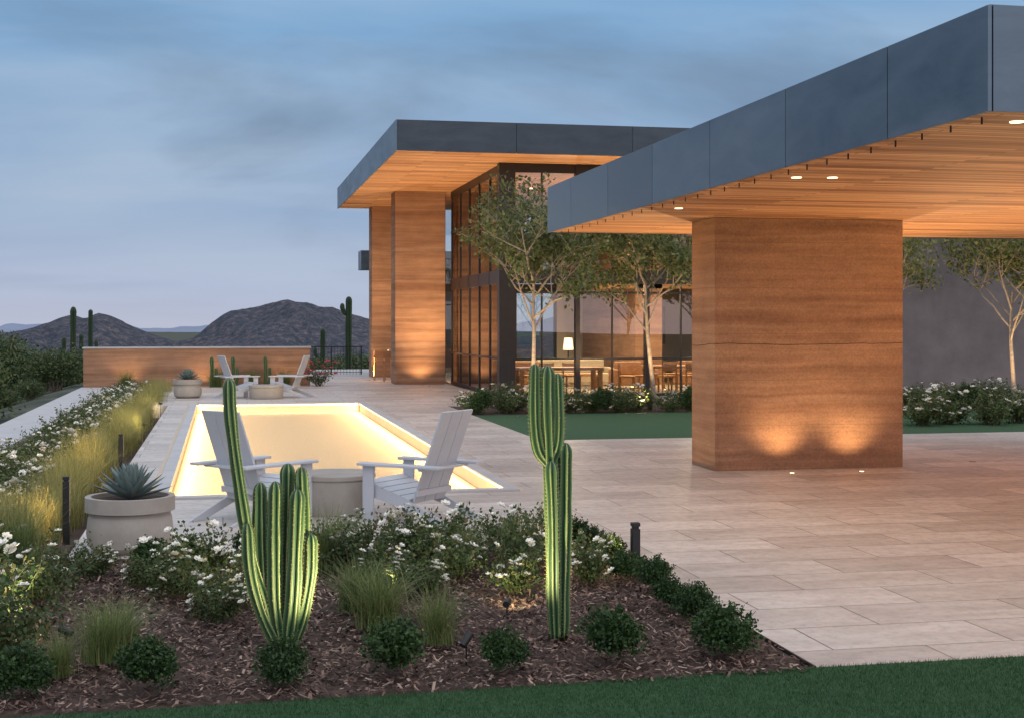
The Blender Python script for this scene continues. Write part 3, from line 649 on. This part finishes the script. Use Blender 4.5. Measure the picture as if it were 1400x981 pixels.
for X,Y in((5.55,47.3),(6.0,47.9),(6.5,47.9),(5.35,48.4)):
    b=MB()
    for sx in(-.16,.16):
        for sy in(-.16,.16): b.tube([(sx*1.15,sy*1.15,0),(sx,sy,.74)],[.014,.014],6)
    b.box(-.19,.19,-.19,.19,.74,.78); b.box(-.19,.19,.17,.19,.78,1.02); b.tube([(-.18,-.18,.25),(.18,-.18,.25)],[.01,.01],6); b.obj('bar_stool',[wood],loc=(X,Y,0))
point('bar_lamp',(6.4,48.2,2.6),110,WARM,.1,bar)
boxo('grey_stucco_wall',18.2,36,36.4,36.9,-.1,4.9,grey_st)
b=MB()
for X in np.arange(2.9,5.3,.12): b.box(X-.006,X+.006,54.0,54.012,0,1.05)
b.box(2.85,5.3,53.99,54.02,1.05,1.09); b.box(2.85,5.3,53.99,54.02,.08,.10)
for X in(2.9,4.1,5.25): b.box(X-.025,X+.025,53.97,54.03,0,1.1)
b.obj('metal_fence',[blackm])
def bollard(X,Y,h,dx,e=9):
    p=empty('bollard_light',(X,Y,0)); b=MB(); b.box(-.033,.033,-.033,.033,-.4,h-.05); b.box(-.024,.024,-.024,.024,h-.049,h-.03); b.box(-.033,.033,-.033,.033,h-.029,h); b.obj('post',[blackm],p,bevel=.002)
    spot('lamp',(dx*.05,0,h-.03),(dx*.8,0,0),e,140,parent=p)
bollard(3.28,10.85,.38,-1,16); bollard(-1.5,14.2,.5,-1,55)
bollard(-1.42,20.5,.42,-1,60)
def accent(X,Y,to,e,ang=60,h=.07):
    p=empty('garden_spotlight',(X,Y,0)); b=MB(); b.tube([(0,0,-.3),(0,0,h)],[.006,.006],8); d=(Vector(to)-Vector((X,Y,h+.03))).normalized()
    b.tube([Vector((0,0,h+.02))-d*.045,Vector((0,0,h+.02))+d*.045],[.022,.026],16); b.obj('head',[blackm],p,smooth=False)
    spot('lamp',Vector((0,0,h+.02))+d*.055,Vector(to)-Vector((X,Y,0)),e,ang,(1,.80,.42),parent=p)
accent(1.02,8.12,(.36,8.67,.8),150,80,.12); accent(1.40,8.05,(2.07,8.58,.95),150,80,.12)
accent(-.95,9.0,(-1.6,9.5,.35),60,100); accent(.45,9.9,(-.1,10.4,.3),20,90); accent(1.9,9.3,(2.4,10.6,.2),28,90); accent(1.2,10.3,(1.5,11.2,.2),20,90)
accent(-2.2,11.9,(-2.6,13.5,.3),60,110); accent(-2.1,8.8,(-1.6,9.8,.4),30,100)
for Y in(27,34): accent(-1.45,Y,(-2.2,Y+.6,.2),55,130)

# ------------------------------------------------------------ trees
def tree(seed,H=5.2,rx=1.6,zc=3.55,rz=1.65,nleaf=7500):
    rng=np.random.RandomState(seed); b=MB(); tips=[]
    def br(p,d,L,r,dep):
        pts=[p]; k=5
        for i in range(k):
            d=(d+Vector(rng.normal(size=3)*(.13 if dep else .04))+Vector((0,0,.05))).normalized(); pts.append(pts[-1]+d*L/k)
        b.tube(pts,[r*(1-.5*i/k) for i in range(k+1)],7 if dep<2 else 4,1)
        if dep>=2: tips.extend(pts[1:])
        if dep<4:
            nch={0:9,1:4,2:4,3:3}[dep]
            for i in range(nch):
                f=rng.uniform(.45,1) if dep else .62+.38*(i/8); q=min(int(f*k),k-1); o=pts[q].lerp(pts[q+1],f*k-q)
                a=i*2.4+rng.rand(); out=Vector((math.cos(a),math.sin(a),0)); nd=(d*rng.uniform(.35,.8)+out*rng.uniform(.55,1.0)+Vector((0,0,.22))).normalized()
                l2=L*(.55 if dep==0 else .64)*rng.uniform(.75,1.15); e=o+nd*l2
                q_=((e.x/rx)**2+(e.y/rx)**2+((e.z-zc)/rz)**2)
                if q_>1: l2*=max(.35,1/q_)
                br(o,nd,l2,r*(.42 if dep==0 else .55),dep+1)
    br(Vector((0,0,-.05)),Vector((rng.normal()*.02,0,1)),3.0,.06,0)
    T=np.array([tuple(x_) for x_ in tips]); idx=rng.randint(0,len(T),nleaf); P=T[idx]+rng.normal(size=(nleaf,3))*.10
    b.leaves(P,.055,.030,0,-.3,rng); return b.mesh('tree_mesh',[leaf_tree,bark])
for (X,Y,sd,s,rz) in((6.66,29.95,3,1.0,0),(9.72,30.6,5,1.0,2),(15.0,30.4,8,.98,1),(16.4,26.6,9,.9,4),(12.4,30.5,5,.95,4.2)):
    inst('ornamental_pear_tree',tree(sd),(X,Y,0),rz,s)
    uplight_or_fill(X-.5,Y-.9,(X,Y,3.2),480,85)
hb=empty('house_rose_bed')
k=0
for X in np.arange(5.6,19,.62):
    for Y in(30.2,31.1):
        inst('rose',ROSE[k%4],(X+random.uniform(-.2,.2),Y+random.uniform(-.25,.25),0),k*1.1,random.uniform(1.0,1.4),hb); k+=1
for X,Y in((13.4,25.0),(14.1,25.3),(14.8,24.9),(15.6,25.2),(16.6,25.4)):
    inst('rose',ROSE[k%4],(X,Y,0),k,1.6,hb); k+=1
for X in(5.55,7.2,8.3,10.4,13.2,14.4,17.2): inst('boxwood',BOX[k%3],(X,29.95,0),k,1.7,hb)
inst('pink_bougainvillea',rose(50,.5,26,1500,pink,1.2),(3.0,44.4,0),0,1.2)
for X,Y in((-2.9,44.2),(-.2,44.3),(.9,44.4),(1.9,44.4)): inst('garden_shrub',GR[k%3],(X,Y,0),X,1.6)
for X,Y in((-.35,44.3),(.3,44.5),(1.3,44.5)):
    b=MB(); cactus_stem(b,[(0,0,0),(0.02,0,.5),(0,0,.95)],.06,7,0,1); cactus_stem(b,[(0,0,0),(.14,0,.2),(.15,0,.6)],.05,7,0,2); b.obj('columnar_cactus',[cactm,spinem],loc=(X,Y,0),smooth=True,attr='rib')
def shrub(seed):
    rng=np.random.RandomState(seed); b=MB(); P=blob_points(4200,1.0,.8,16,.35,rng); P+=rng.normal(size=P.shape)*.07; b.leaves(P,.045,.022,0,.2,rng)
    for i in range(16):
        a=rng.rand()*6.28; e=Vector((math.cos(a)*.6,math.sin(a)*.6,rng.uniform(.8,1.35))); b.tube([(0,0,-.1),e],[.03,.008],5,1)
        pp=[np.array(e)*rng.uniform(.7,1.05)+rng.normal(size=3)*.07 for _ in range(60)]; b.leaves(pp,.045,.02,0,.2,rng)
    return b.mesh('desert_shrub_mesh',[leaf_des,bark])
SH=[shrub(i) for i in(61,62,63)]
ds=empty('desert_scrub'); k=0
for i in range(150):
    Y=random.uniform(14,75); X=-6.2-random.random()**1.2*32; s=random.choice([.6,.8,1.0,1.3,1.8])*random.uniform(.85,1.15)
    if X+s*1.2>-4.7: X=-4.8-s*1.2
    inst('shrub',SH[k%3],(X,Y,ht(X,Y)-.15),random.random()*6,(s,s,s*random.uniform(.8,1.2)),ds); k+=1
for X,Y,s in((-8.2,24,2.0),(-9.5,28,2.3),(-8.0,31,1.7),(-11.5,33,2.3),(-7.4,36,1.5),(-8.8,41,1.7)):
    inst('shrub',SH[k%3],(X,Y,ht(X,Y)-.2),k,(s,s,s*.95),ds); k+=1
for i in range(460):
    Y=80+random.random()**1.5*420; X=random.uniform(-.42,.30)*Y; s=random.uniform(.9,2.3)
    inst('shrub',SH[k%3],(X,Y,ht(X,Y)-.1),random.random()*6,(s,s,s*.8),ds); k+=1
for i in range(26):
    X=random.uniform(-8,4.5); Y=random.uniform(64,78); inst('shrub',SH[k%3],(X,Y,ht(X,Y)-.1),random.random()*6,random.uniform(1,1.5),ds); k+=1

# ------------------------------------------------------------ camera
cam=bpy.data.cameras.new('camera'); co=bpy.data.objects.new('camera',cam); link(co); co.location=(0,0,2); co.rotation_euler=(rad(90),0,rad(-11.75))
cam.sensor_width=36; cam.lens=48.86; cam.shift_y=-.0354; cam.clip_start=.1; cam.clip_end=20000
scene.camera=co
